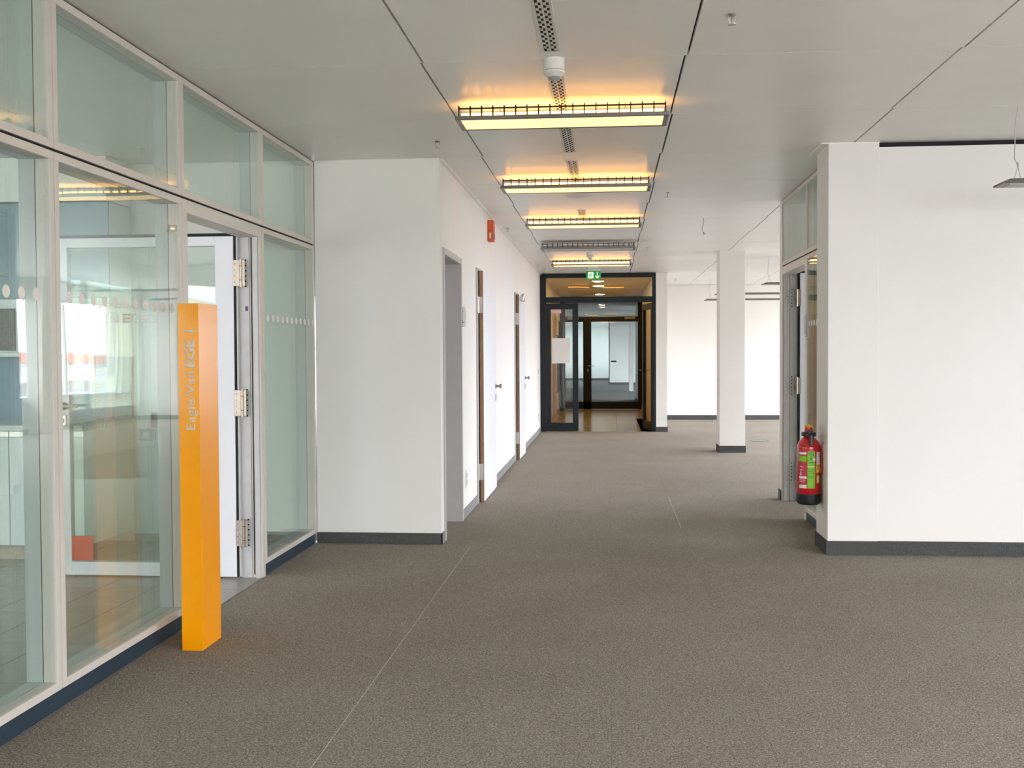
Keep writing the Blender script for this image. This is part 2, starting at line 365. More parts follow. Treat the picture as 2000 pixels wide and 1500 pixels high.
# baseboards
def bb(name, lst, mt=BASE, label='dark grey carpet skirting'):
    return tag(boxes(name, lst, mt, bev=.001), label, 'baseboard', kind='structure')
bb('baseboard_left_return', [(-2.268, XL + .010, 8.288, 8.30, 0, .085)], BASE, 'dark carpet skirting under the left facing wall')
bb('baseboard_left', [(XL, XL + .010, 8.288, 8.425, 0, .085), (XL, XL + .010, 9.51, 10.57, 0, .085), (XL, XL + .010, 11.9, 14.87, 0, .085), (XL, XL + .010, 16.08, 20.47, 0, .085)], BASEG, 'grey carpet skirting along the corridor wall')
bb('baseboard_right', [(1.93, FAC, 8.038, 8.05, 0, .10)], BASE, 'dark carpet skirting under the broad right wall')
bb('baseboard_far', [(1.072, FAC, 24.208, 24.22, 0, .10)], BASE, 'dark carpet skirting under the far wall')
bb('baseboard_end', [(.862, 1.084, 20.468, 20.48, 0, .09), (1.072, 1.084, 20.48, 24.2, 0, .09)], BASE, 'dark skirting round the narrow wall end')
bb('baseboard_right_room', [(1.69, FAC, 11.13, 11.142, 0, .1), (1.69, 1.70, 11.0, 11.14, 0, .1), (1.9, FAC, 10.99, 11.0, 0, .1)], NAVY, 'dark skirting at the end of the right glass room')
bb('baseboard_lobby', [(XL, XL + .015, 20.6, 28.8, 0, .09), (.845, .86, 20.6, 28.8, 0, .09)], PLWOOD, 'wood coloured skirting in the lobby')
bb('baseboard_window_side', [(FAC - .012, FAC, -6, 8, 0, .1), (FAC - .012, FAC, 11.2, 24.2, 0, .1)], BASE, 'dark skirting under the windows')
# cornice strip along the corridor wall
tag(boxes('trim_1', [(XL, XL + .03, 8.31, 20.47, 2.945, 2.964)], PANEL), 'thin metal edge strip between corridor wall and ceiling', 'trim', kind='structure')

# ------------------------------------------------------------------ pillars
def pillar(name, x0, x1, y0, y1, label):
    e = empty(name, ((x0 + x1) / 2, (y0 + y1) / 2, 0), label, 'pillar', kind='structure')
    box('pillar_body', x0, x1, y0, y1, 0, HC, WHITE, e, .003)
    boxes('skirting', [(x0 - .011, x1 + .011, y0 - .011, y0, 0, .1), (x0 - .011, x0, y0, y1, 0, .1), (x1, x1 + .011, y0, y1 if x1 > 1.95 else y0 + .001, 0, .1)], BASE, e, .001)
    box('ceiling_collar', x0 - .05, x1 + .003, y0 - .003, y1 + .04, HC - .006, HC, PANEL, e)
    return e
pillar('pillar', 1.570, 1.925, 8.035, 8.46, 'square white pillar on the right carrying the fire extinguisher')
pillar('pillar', 1.610, 1.980, 16.20, 16.62, 'slim free-standing white pillar in the middle distance')

# ------------------------------------------------------------------ glass partitions
XG = -2.273; YG = 4.326; ZT = 2.313
def frame_panel(par, side, X, y0, y1, z0, z1, dots=None, dz=1.713, bw=.035, wide=None):
    """side: -1 partition body lies towards -X (left one), +1 towards +X"""
    s = side
    def xr(a, b): return (X + s * a, X + s * b) if s > 0 else (X - b, X - a)
    L = []
    for d0, d1 in ((0, .062), (.066, .135)):
        xa, xb = xr(d0, d1)
        L += [(xa, xb, y0, y1, z0, z0 + bw), (xa, xb, y0, y1, z1 - bw, z1), (xa, xb, y0, y0 + bw, z0 + bw, z1 - bw), (xa, xb, y1 - bw, y1, z0 + bw, z1 - bw)]
    bm = bmesh.new()
    for i, b in enumerate(L): bx(bm, *b, .0012, 0 if i < 4 else 1)
    # slim dark core closing the mid joint
    xa, xb = xr(.055, .075)
    k = .003
    for b in ((xa, xb, y0 + .002, y1 - .002, z0 + .002, z0 + bw - k), (xa, xb, y0 + .002, y1 - .002, z1 - bw + k, z1 - .002), (xa, xb, y0 + .002, y0 + bw - k, z0, z1), (xa, xb, y1 - bw + k, y1 - .002, z0, z1)):
        bx(bm, *b, 0, 2)
    f = link('panel_frame', bm, [ALU, ALUR, BLACK], par)
    g = bw - .004
    for d in (.006, .118):
        xa, xb = xr(d, d + .008)
        box('glass_pane', xa, xb, y0 + g, y1 - g, z0 + g, z1 - g, GLS, f)
    if dots:
        d0 = None
        for yy in dots:
            bm = bmesh.new(); seg = 20; xx = X + s * .0052; n = s * -1
            for k2, off in enumerate((0, -.0008 * s)):
                pass
            r = .0255
            A = [bm.verts.new((X + s * .0058, yy + r * math.cos(2 * math.pi * q / seg), dz + r * math.sin(2 * math.pi * q / seg))) for q in range(seg)]
            B = [bm.verts.new((X + s * .0050, yy + r * math.cos(2 * math.pi * q / seg), dz + r * math.sin(2 * math.pi * q / seg))) for q in range(seg)]
            bm.faces.new(A); bm.faces.new(B[::-1])
            for q in range(seg): bm.faces.new([A[q], B[q], B[(q + 1) % seg], A[(q + 1) % seg]])
            bmesh.ops.recalc_face_normals(bm, faces=bm.faces)
            link('dot', bm, DOT, f)
    return f
J = .003
gp = empty('glass_partition', (XG - .07, 4, 0), 'long glazed partition on the left with white dots and dark blue plinth', 'partition')
ys = [YG - 4 * PM, YG - 3 * PM, YG - 2 * PM, YG - PM, YG, YG + PM, YG + 2 * PM, 8.298]
for i in range(len(ys) - 1):
    a, b = ys[i] + J, ys[i + 1] - J
    frame_panel(gp, -1, XG, a, b, ZT + .006, 2.955)
    if i == 5: continue
    if i == 6: dots = [7.149 + k * .1108 for k in range(11)]
    else: dots = [ys[i] + .120 + k * .1087 for k in range(11)]
    if i == 3: dots = [4.177 - k * .1087 for k in range(11)]
    frame_panel(gp, -1, XG, a, b, .08, ZT - .006, dots)
boxes('joint_gasket', [(XG - .12, XG - .012, -1.1, 8.29, ZT - .006, ZT + .006)] + [(XG - .12, XG - .010, y - J, y + J, .08, 2.955) for y in ys[1:-1]], BLACK, gp)
boxes('plinth', [(XG - .125, XG - .008, ys[0], YG + PM + .002, 0, .08), (XG - .125, XG - .008, YG + 2 * PM + .005, 8.288, 0, .08)], NAVY, gp)
box('head_profile', XG - .135, XG - .012, ys[0], 8.298, 2.955, 2.9645, BLACK, gp)
# door frame in module 5
y0, y1 = YG + PM + J, YG + 2 * PM - J
df = boxes('door_frame', [(XG - .135, XG, y0, y0 + .068, 0, ZT - .006), (XG - .070, XG, y1 - .05, y1, 0, ZT - .006), (XG - .135, XG, y0 + .068, y1 - .05, 2.235, ZT - .006)], ALU, gp, .0015)
jl = boxes('jamb_lining', [(XG - .145, XG - .071, y1 - .058, y1 - .002, 0, 2.235), (XG - .045, XG - .012, y1 - .066, y1 - .0505, 0, 2.235)], ALUG, df, .0015)
boxes('jamb_seal', [(XG - .060, XG - .054, y1 - .0535, y1 - .0502, 0.02, 2.235)], BLACK, df)
bm = bmesh.new()
for zc in (2.0, 1.153, .30):
    for k in range(6):
        z = zc - .085 + k * .034
        bx(bm, XG - .098, XG - .088, y1 - .0592, y1 - .0578, z - .005, z + .005)
link('screw_hole', bm, BLACK, df)
box('purple_sticker', XG - .098, XG - .080, y1 - .0590, y1 - .0580, 1.755, 1.785, mat('purple_sticker', (.12, .02, .16), .5, noise=.1), df)

# open glass door on the left
hx, hy = -2.435, 6.925
gd = empty('door_1', (hx, hy, 0), 'open white framed glass door with red sticker, swung into the left room', 'door', kind='structure')
LWd = 1.195; t = .055
def leaf_box(bm, u0, u1, v0, v1, z0, z1, bev=0, mi=0): bx(bm, hx - u1, hx - u0, hy + v0, hy + v1, z0, z1, bev, mi)
bm = bmesh.new()
st = .068
for b in ((0, st + .055, 0, t, .012, 2.24), (LWd - st, LWd, 0, t, .012, 2.24), (st + .055, LWd - st, 0, t, .012, .10), (st + .055, LWd - st, 0, t, 2.178, 2.24)): leaf_box(bm, *b, .002)
lf = link('leaf_frame', bm, LEAFW, gd)
bm = bmesh.new(); leaf_box(bm, -.012, .0, .004, t + .004, .012, 2.245); leaf_box(bm, 0, LWd, .02, t, 2.2405, 2.262); link('door_seal', bm, BLACK, gd)
bm = bmesh.new(); leaf_box(bm, -.026, -.013, .01, t, .012, 2.24, .002); link('edge_profile', bm, ALUG, gd)
bm = bmesh.new(); leaf_box(bm, st + .05, LWd - st + .005, .012, .020, .095, 2.183); link('glass_pane', bm, GLS, gd)
bm = bmesh.new(); leaf_box(bm, st + .05, LWd - st + .005, .036, .044, .095, 2.183); link('glass_pane', bm, GLS, gd)
bm = bmesh.new(); leaf_box(bm, LWd - .213, LWd - .066, .0105, .0118, .108, .270); link('red_sticker', bm, REDST, gd)
hxh = hx - LWd + .034
hd = lathe('handle', hxh, 0, [(.0, -.012), (.026, -.012), (.026, 0), (.0, 0)], STEEL, gd, 20)
hd.data.transform(Matrix.Translation(Vector((hxh - hx, -.000, 1.135))) @ Matrix.Rotation(math.pi / 2, 4, 'X') @ Matrix.Translation(Vector((-(hxh - hx), hy, 0))))
bm = bmesh.new(); tube(bm, [(hxh, hy - .005, 1.135), (hxh, hy - .05, 1.135)], .010, 10); tube(bm, [(hxh - .01, hy - .05, 1.135), (hxh + .115, hy - .05, 1.135)], .010, 10)
bmesh.ops.recalc_face_normals(bm, faces=bm.faces); link('lever', bm, STEEL, hd, True)
bm = bmesh.new(); bx(bm, hxh - .016, hxh + .016, hy - .012, hy - .001, 1.000, 1.080, .007); link('lock_plate', bm, STEEL, gd)
box('keyhole', hxh - .004, hxh + .004, hy - .0128, hy - .0115, 1.025, 1.052, BLKP, gd)
for zc in (2.0, 1.153, .30):
    bm = bmesh.new(); tube(bm, [(hx + .048, hy + .004, zc - .092), (hx + .048, hy + .004, zc + .092)], .011, 10)
    bx(bm, hx - .004, hx + .042, hy - .003, hy + .002, zc - .085, zc + .085, .001)
    bx(bm, hx + .042, hx + .075, hy + .004, hy + .012, zc - .085, zc + .085, .001)
    bmesh.ops.recalc_face_normals(bm, faces=bm.faces)
    hg = link('hinge', bm, BRONZE, gd, True)
    bm = bmesh.new()
    for zz in (-.06, -.02, .02, .06): bx(bm, hx + .008, hx + .014, hy - .0036, hy - .0028, zc + zz - .003, zc + zz + .003)
    for zz in (-.046, .046): tube(bm, [(hx + .048, hy + .004, zc + zz - .002), (hx + .048, hy + .004, zc + zz + .002)], .0118, 10)
    link('hinge_screw', bm, BLKP, hg)
Mt = Matrix.Translation(Vector((-3.515, hy + .0112, 1.684))) @ Matrix.Rotation(math.pi / 2, 4, 'X')
text('lettering', 'Eagle/Vail.', .315, .058, Mt, LETTER, gd, -.008)
Mt = Matrix.Translation(Vector((-3.190, hy + .0112, 1.684))) @ Matrix.Rotation(math.pi / 2, 4, 'X')
for ch, dx, wd in (('E', 0, .050), ('G', .058, .060), ('E', .128, .050), ('3', .192, .048)):
    text('letter', ch, wd, .058, Matrix.Translation(Vector((dx, 0, 0))) @ Mt, LETTER, gd, .02)

# right glass partition
XR = 1.700
gr = empty('glass_partition', (XR + .07, 9.7, 0), 'short glazed partition behind the right pillar', 'partition')
f1 = frame_panel(gr, 1, XR, 9.653, 10.997, ZT + .006, 2.955)
f1 = frame_panel(gr, 1, XR, 8.303, 9.647, ZT + .006, 2.955)
f1 = frame_panel(gr, 1, XR, 8.303, 9.647, .08, ZT - .006, [9.520 - k * .1087 for k in range(11)])
boxes('joint_gasket', [(XR + .012, XR + .12, 8.3, 10.99, ZT - .006, ZT + .006), (XR + .01, XR + .12, 9.647, 9.653, .08, 2.955)], BLACK, gr)
boxes('plinth', [(XR + .008, XR + .125, 8.303, 9.647, 0, .08)], NAVY, gr)
box('head_profile', XR + .012, XR + .135, 8.303, 10.99, 2.955, 2.9645, BLACK, gr)
df2 = boxes('door_frame', [(XR, XR + .135, 9.653, 9.72, 0, ZT - .006), (XR, XR + .070, 10.947, 10.997, 0, ZT - .006), (XR, XR + .135, 9.72, 10.947, 2.235, ZT - .006)], ALU, gr, .0015)
boxes('jamb_lining', [(XR + .071, XR + .145, 10.939, 10.995, 0, 2.235), (XR + .012, XR + .045, 10.931, 10.9465, 0, 2.235)], ALUG, df2, .0015)
bm = bmesh.new()
for zc in (2.0, 1.14, .29):
    for k in range(6):
        z = zc - .085 + k * .034; bx(bm, XR + .083, XR + .093, 10.9378, 10.9392, z - .005, z + .005)
link('screw_hole', bm, BLACK, df2)
h2x, h2y = 1.862, 10.90
rd = empty('door_2', (h2x, h2y, 0), 'open white framed glass door behind the fire extinguisher', 'door', kind='structure')
boxes('leaf_frame', [(h2x, h2x + .12, h2y, h2y + .055, .012, 2.24), (h2x + 1.12, h2x + 1.19, h2y, h2y + .055, .012, 2.24), (h2x + .12, h2x + 1.12, h2y, h2y + .055, .012, .1), (h2x + .12, h2x + 1.12, h2y, h2y + .055, 2.178, 2.24)], LEAFW, rd, .002)
boxes('door_seal', [(h2x - .016, h2x, h2y + .0, h2y + .055, .012, 2.25), (h2x - .016, h2x + 1.19, h2y + .01, h2y + .055, 2.2405, 2.262)], BLACK, rd)
box('glass_pane', h2x + .115, h2x + 1.125, h2y + .012, h2y + .020, .095, 2.183, GLS, rd)
for zc in (2.0, 1.14, .29):
    bm = bmesh.new(); tube(bm, [(h2x - .032, h2y + .0, zc - .085), (h2x - .032, h2y + .0, zc + .085)], .011, 10)
    bx(bm, h2x - .024, h2x + .006, h2y - .005, h2y - .001, zc - .08, zc + .08); bmesh.ops.recalc_face_normals(bm, faces=bm.faces)
    link('hinge', bm, BRONZE, rd, True)
sp = empty('wall_sign', (XR - .004, 9.60, 1.78), 'small pale door sign on the right glass partition frame', 'sign')
box('sign_plate', XR - .010, XR - .001, 9.62, 9.70, 1.60, 1.80, PAPER, sp, .001)
box('paper_insert', XR - .0115, XR - .0098, 9.63, 9.69, 1.62, 1.78, mat('blue_grey_insert', (.45, .55, .60), .4, noise=.03), sp)

# ------------------------------------------------------------------ yellow post
yp = empty('signpost', (-2.063, 5.34, 0), 'tall glossy yellow post with grey lettering beside the glass wall', 'signpost')
box('post_body', -2.116, -2.011, 5.211, 5.470, 0, 1.7225, YEL, yp, .0012)
Mt = Matrix.Translation(Vector((-2.0345, 5.2108, 1.098))) @ Matrix.Rotation(math.pi / 2, 4, 'X') @ Matrix.Rotation(math.pi / 2, 4, 'Z')
text('lettering', 'Eagle/Vail.', .302, .0455, Mt, LETTER, yp, .002)['label'] = 'thin pale lettering'
Mt = Matrix.Translation(Vector((-2.0345, 5.2108, 1.408))) @ Matrix.Rotation(math.pi / 2, 4, 'X') @ Matrix.Rotation(math.pi / 2, 4, 'Z')
text('lettering', 'EGE 1', .183, .0455, Mt, LETTER, yp, .028)['label'] = 'bold pale lettering'

# ------------------------------------------------------------------ corridor doors
def casing(par, y0, y1, z1, w=.07, mt=CASE, d=.012):
    return boxes('door_casing', [(XL, XL + d, y0, y0 + w, 0, z1), (XL, XL + d, y1 - w, y1, 0, z1), (XL, XL + d, y0 + w, y1 - w, z1 - w, z1)], mt, par, .001)
d1 = empty('door_3', (XL, 8.97, 0), 'grey recessed doorway nearest on the corridor wall', 'door', kind='structure')
casing(d1, 8.440, 9.495, 2.300, .052)
boxes('reveal_lining', [(XL - .22, XL + .0, 8.53, 8.536, 0, 2.25), (XL - .22, XL + .0, 9.436, 9.442, 0, 2.25), (XL - .22, XL, 8.536, 9.436, 2.246, 2.256)], CASE, d1)
box('door_leaf', XL - .24, XL - .20, 8.536, 9.436, .005, 2.246, CASE, d1, .002)
bm = bmesh.new(); tube(bm, [(XL - .20, 9.34, 1.10), (XL - .128, 9.34, 1.10)], .009, 8); tube(bm, [(XL - .132, 9.345, 1.10), (XL - .132, 9.23, 1.10)], .009, 8)
bmesh.ops.recalc_face_normals(bm, faces=bm.faces); link('handle', bm, STEEL, d1, True)
def leafdoor(name, y0, y1, y2, label, closer=False):
    d = empty(name, (XL, (y0 + y2) / 2, 0), label, 'door', kind='structure')
    boxes('door_casing', [(XL, XL + .014, y0, y0 + .07, 0, 2.31), (XL, XL + .014, y0 + .07, y2 - .10, 2.285, 2.31)], CASE, d, .001)
    box('rebate', XL, XL + .010, y0 + .07, y1, .006, 2.28, BLACK, d)
    bm = bmesh.new(); bx(bm, XL + .018, XL + .058, y1, y2, .006, 2.285); lf = link('leaf', bm, LEAFW, d)
    box('veneer_edge', XL + .019, XL + .057, y1 - .003, y1, .006, 2.285, WOODE, lf)
    box('veneer_edge', XL + .019, XL + .057, y1, y2, .003, .006, WOODE, lf)
    for z in ((1.95, .30) if not closer else (1.95, .30)):
        bm = bmesh.new(); tube(bm, [(XL + .012, y1 - .012, z - .08), (XL + .012, y1 - .012, z + .08)], .010, 8); bx(bm, XL + .012, XL + .05, y1 - .006, y1 - .003, z - .08, z + .08)
        bmesh.ops.recalc_face_normals(bm, faces=bm.faces); link('hinge', bm, STEEL, d, True)
    yk = y2 - .075
    k = lathe('knob', 0, 0, [(0, 0), (.026, 0), (.026, .008), (.012, .010), (.011, .040), (.024, .046), (.026, .062), (.020, .068), (0, .068)], BRONZE, d, 20)
    k.data.transform(Matrix.Translation(Vector((XL + .058 - XL, yk - (y0 + y2) / 2, 1.115))) @ Matrix.Rotation(math.pi / 2, 4, 'Y') @ Matrix.Translation(Vector((XL, (y0 + y2) / 2, 0))))
    bm = bmesh.new(); bx(bm, XL + .058, XL + .066, yk - .018, yk + .018, .955, 1.03, .005); link('lock_plate', bm, BRONZE, d)
    return d
leafdoor('door_4', 10.573, 10.70, 11.90, 'flat white door proud of the corridor wall, the nearer of two white ones')
d3 = leafdoor('door_5', 14.876, 15.02, 16.06, 'farther flat white corridor door with a door closer on top', True)
bm = bmesh.new(); bx(bm, XL + .058, XL + .115, 15.10, 15.34, 2.20, 2.262, .006); clz = link('door_closer', bm, STEEL, d3)
mktube('closer_arm', [(XL + .09, 15.2, 2.262), (XL + .10, 15.22, 2.30), (XL + .05, 15.55, 2.305)], .010, STEEL, clz)
# signs by the doors
s1 = empty('door_sign', (XL, 9.6, 1.71), 'thick grey sign plate right beside the grey doorway', 'sign')
box('sign_plate', XL, XL + .018, 9.53, 9.665, 1.705, 1.885, STEEL, s1, .002); box('sign_face', XL + .018, XL + .0195, 9.54, 9.655, 1.715, 1.875, CASE, s1)
each('mark', [(XL + .0002, XL + .0186, 9.5285, 9.5302, 1.74, 1.75), (XL + .0002, XL + .0186, 9.5285, 9.5302, 1.84, 1.844)], BLKP, s1)
s2 = empty('paper_notice', (XL, 9.85, 1.71), 'white paper notice taped beside the grey sign plate', 'notice')
box('sheet', XL, XL + .0015, 9.72, 9.93, 1.715, 1.865, PAPER, s2); boxes('print', [(XL + .0014, XL + .0019, 9.76, 9.83, 1.785 + k * .012, 1.790 + k * .012) for k in range(5)], CASE, s2)
for nm, y, l in (('door_sign', 12.03, 'slim grey sign plate beside the nearer white door'), ('door_sign', 16.13, 'slim grey sign plate beside the farther white door')):
    s = empty(nm, (XL, y, 1.72), l, 'sign'); box('sign_plate', XL, XL + .012, y, y + .15, 1.71, 1.885, STEEL, s, .002); box('sign_face', XL + .012, XL + .0135, y + .02, y + .13, 1.80, 1.87, CASE, s)
def socket(y, z, label, cat='socket', h=.085):
    s = empty('wall_socket' if cat == 'socket' else 'light_switch', (XL, y, z), label, cat)
    bm = bmesh.new(); bx(bm, XL, XL + .010, y - .042, y + .042, z - h, z + h * .9, .004); link('cover_plate', bm, PLAST, s)
    bm = bmesh.new(); bx(bm, XL + .010, XL + .0125, y - .026, y + .026, z - h * .7, z - .006, .001); bx(bm, XL + .010, XL + .0125, y - .026, y + .026, z + .006, z + h * .6, .001); link('insert', bm, CASE, s)
socket(9.74, .345, 'double white wall socket low beside the grey doorway')
socket(19.85, .31, 'small white wall socket low near the dark doors', h=.07)
socket(19.85, 1.15, 'white light switch on the corridor wall by the dark doors', 'switch', h=.06)
ob_ = empty('alarm_box', (XL, 11.7, 2.67), 'orange alarm sounder high on the corridor wall', 'alarm')
bm = bmesh.new(); bx(bm, XL, XL + .065, 11.62, 11.77, 2.672, 2.895, .004); link('housing', bm, ORNG, ob_)
box('cover_seam', XL + .004, XL + .066, 11.6185, 11.7715, 2.778, 2.781, BLKP, ob_)
box('label_plate', XL + .022, XL + .040, 11.617, 11.6195, 2.70, 2.76, PAPER, ob_)
box('side_button', XL + .065, XL + .069, 11.68, 11.74, 2.70, 2.76, BLKP, ob_)

# ------------------------------------------------------------------ dark double door at the corridor end
YE = 20.48
dd = empty('door_6', (-.21, YE, 0), 'anthracite steel double door with transom at the corridor end', 'door', kind='structure')
boxes('frame', [(-1.290, -1.180, YE, YE + .08, 0, 2.962), (.800, .868, YE, YE + .08, 0, 2.962), (-1.18, .80, YE, YE + .08, 2.885, 2.962), (-1.18, .80, YE, YE + .08, 2.42, 2.525)], ANTH, dd, .003)
box('transom_glass', -1.185, .805, YE + .036, YE + .044, 2.52, 2.89, GLSC, dd)
def steel_leaf(par, x0, x1, y0, y1, sx=.09, gx=.11, along='x', mt=ANTH):
    zz = [(0.008, .165), (2.30, 2.41)]
    if along == 'x':
        l = [(x0, x0 + sx, y0, y1, .008, 2.41), (x1 - gx, x1, y0, y1, .008, 2.41)] + [(x0 + sx, x1 - gx, y0, y1, a, b) for a, b in zz]
        lf = boxes('door_leaf', l, mt, par, .002)
        box('glass_pane', x0 + sx - .005, x1 - gx + .005, (y0 + y1) / 2 - .004, (y0 + y1) / 2 + .004, .16, 2.305, GLSC, lf)
    return lf
ll = steel_leaf(dd, -1.176, -.580, YE + .012, YE + .072, .085, .105)
box('paper_sheet', -1.072, -.738, YE + .030, YE + .0355, 1.285, 1.755, PAPER, ll)
box('door_label', -1.090, -.895, YE + .030, YE + .0355, 2.222, 2.292, PINK, ll)
mktube('handle', [(-.645, YE + .012, 1.08), (-.645, YE - .03, 1.08), (-.76, YE - .03, 1.08)], .009, STEEL, ll) if False else None
# open right leaf, built closed then turned on its hinge
e2 = bpy.data.objects.new('open_leaf', None)
bm = bmesh.new(); Lr = .86
for b in ((0, .10, 0, .055, .008, 2.41), (Lr - .10, Lr, 0, .055, .008, 2.41), (.10, Lr - .10, 0, .055, .008, .165), (.10, Lr - .10, 0, .055, 2.30, 2.41)): bx(bm, -b[1], -b[0], b[2], b[3], b[4], b[5], .002)
ang = -math.radians(80); T = Matrix.Translation(Vector((.792, YE + .06, 0))) @ Matrix.Rotation(ang, 4, 'Z')
for v in bm.verts: v.co = T @ v.co
ol = link('door_leaf', bm, ANTH, dd); ol['label'] = 'right leaf standing open into the lobby'
bm = bmesh.new(); bx(bm, -Lr + .095, -.095, .024, .032, .16, 2.305)
for v in bm.verts: v.co = T @ v.co
link('glass_pane', bm, GLSC, ol)
bm = bmesh.new(); tube(bm, [(-Lr + .05, -.06, 1.14), (-Lr + .05, .11, 1.14)], .010, 8); tube(bm, [(-Lr + .04, -.06, 1.14), (-Lr + .17, -.06, 1.14)], .010, 8); tube(bm, [(-Lr + .04, .11, 1.14), (-Lr + .17, .11, 1.14)], .010, 8)
for v in bm.verts: v.co = T @ v.co
bmesh.ops.recalc_face_normals(bm, faces=bm.faces); link('handle', bm, BRONZE, ol, True)
# second double door behind the lobby
YI = 28.80
d7 = empty('door_7', (0, YI, 0), 'dark brown glazed double door at the far side of the lobby', 'door', kind='structure')
boxes('frame', [(-1.293, -1.16, YI, YI + .08, 0, 2.96), (.75, .868, YI, YI + .08, 0, 2.96), (-1.16, .75, YI, YI + .08, 2.30, 2.45), (-1.16, .75, YI, YI + .08, 2.90, 2.96), (-.684, -.47, YI, YI + .08, 0, 2.30), (-1.16, .75, YI, YI + .08, 0.01, .19)], BROWNF, d7, .003)
box('transom_glass', -1.16, .75, YI + .036, YI + .044, 2.45, 2.90, GLSC, d7)
box('glass_pane', -1.16, -.68, YI + .036, YI + .044, .185, 2.305, GLSC, d7); box('glass_pane', -.475, .755, YI + .036, YI + .044, .185, 2.305, GLSC, d7)
box('door_closer', .40, .68, YI - .04, YI, 2.36, 2.42, BRONZE, d7, .004); box('door_closer', -1.1, -.80, YI - .04, YI, 2.36, 2.42, BRONZE, d7, .004)
box('head_strip', -1.16, .75, YI - .012, YI, 2.425, 2.445, BRONZE, d7)
mktube('handle', [(-.56, YI, 1.14), (-.56, YI - .05, 1.14), (-.40, YI - .05, 1.14)], .012, BRONZE, d7)
box('lock_plate', -.575, -.545, YI - .01, YI, .98, 1.06, BRONZE, d7)
box('sticker', .045, .19, YI + .030, YI + .0355, 1.235, 1.275, BLKP, d7)
# lobby furniture: wood door with long bar, downlights, picture
lw = empty('door_8', (XL, 25.8, 0), 'light wood door with a long dark bar handle in the lobby', 'door', kind='structure')
box('leaf', XL, XL + .03, 23.6, 26.4, .01, 2.35, LWOOD, lw, .002)
mktube('bar_handle', [(XL + .03, 26.1, .55), (XL + .07, 26.1, .55), (XL + .07, 26.1, 1.9), (XL + .03, 26.1, 1.9)], .018, BLKP, lw)
bx_ = boxes('trim_2', [(XL, XL + .12, 28.0, 28.79, 0, 2.3)], BROWNF); tag(bx_, 'dark brown side lining of the inner lobby door', 'trim', kind='structure')
dl0 = None
for i, y in enumerate((22.6, 24.2, 27.6)):
    d = empty('downlight', (-.23, y, 2.96), ['glowing round downlight nearest inside the lobby', 'middle glowing round downlight in the lobby ceiling', 'farthest glowing round downlight in the lobby ceiling'][i], 'lamp', 'round downlights in the lobby')
    lathe('trim_ring', -.23, y, [(.12, 2.952), (.14, 2.950), (.14, 2.9598), (.12, 2.9598), (.12, 2.952)], PLAST, d, 24)
    lathe('lens', -.23, y, [(0, 2.940), (.07, 2.943), (.12, 2.955), (.12, 2.9585), (0, 2.9585)], DOWN, d, 24)

# ------------------------------------------------------------------ exit sign
ex = empty('exit_sign', (-.268, 19.08, 2.75), 'green illuminated exit sign with running figure and down arrow', 'sign')
bm = bmesh.new(); bx(bm, -.36, -.20, 19.05, 19.13, 2.935, 2.9645, .003); bx(bm, -.38, -.15, 19.055, 19.125, 2.90, 2.930, .003); bx(bm, -.29, -.24, 19.08, 19.10, 2.925, 2.94); link('mount', bm, PLAST, ex)
bm = bmesh.new(); bx(bm, -.395, -.142, 19.05, 19.13, 2.752, 2.900, .004); link('sign_body', bm, EXITG, ex)
yf = 19.0495
box('pictogram_field', -.362, -.270, yf - .001, yf, 2.772, 2.880, EXITW, ex)
def poly(bm, pts, y, th=.0008):
    A = [bm.verts.new((x, y - th, z)) for x, z in pts]; B = [bm.verts.new((x, y, z)) for x, z in pts]
    bm.faces.new(A); bm.faces.new(B[::-1])
    for i in range(len(pts)): j = (i + 1) % len(pts); bm.faces.new([A[i], B[i], B[j], A[j]])
def stroke(bm, a, b, w, y, th=.0008):
    d = Vector((b[0] - a[0], b[1] - a[1])).normalized(); n = Vector((-d.y, d.x)) * w / 2
    poly(bm, [(a[0] + n.x, a[1] + n.y), (a[0] - n.x, a[1] - n.y), (b[0] - n.x, b[1] - n.y), (b[0] + n.x, b[1] + n.y)], y, th)
bm = bmesh.new(); y = yf - .001
for a, b, w in (((-.318, 2.850), (-.328, 2.822), .014), ((-.328, 2.824), (-.312, 2.806), .011), ((-.312, 2.806), (-.318, 2.786), .010), ((-.328, 2.824), (-.342, 2.806), .011), ((-.342, 2.806), (-.356, 2.800), .009), ((-.318, 2.848), (-.302, 2.832), .008), ((-.302, 2.832), (-.292, 2.842), .008), ((-.320, 2.850), (-.340, 2.846), .008), ((-.340, 2.846), (-.348, 2.832), .008)): stroke(bm, a, b, w, y)
poly(bm, [(-.311 + .008 * math.cos(k * math.pi / 6), 2.865 + .008 * math.sin(k * math.pi / 6)) for k in range(12)], y)
stroke(bm, (-.290, 2.772), (-.290, 2.800), .004, y)
bmesh.ops.recalc_face_normals(bm, faces=bm.faces); link('running_figure', bm, EXITG, ex)
bm = bmesh.new(); stroke(bm, (-.203, 2.880), (-.203, 2.785), .013, yf); stroke(bm, (-.237, 2.815), (-.200, 2.776), .014, yf); stroke(bm, (-.169, 2.815), (-.206, 2.776), .014, yf)
bmesh.ops.recalc_face_normals(bm, faces=bm.faces); link('arrow', bm, EXITW, ex)

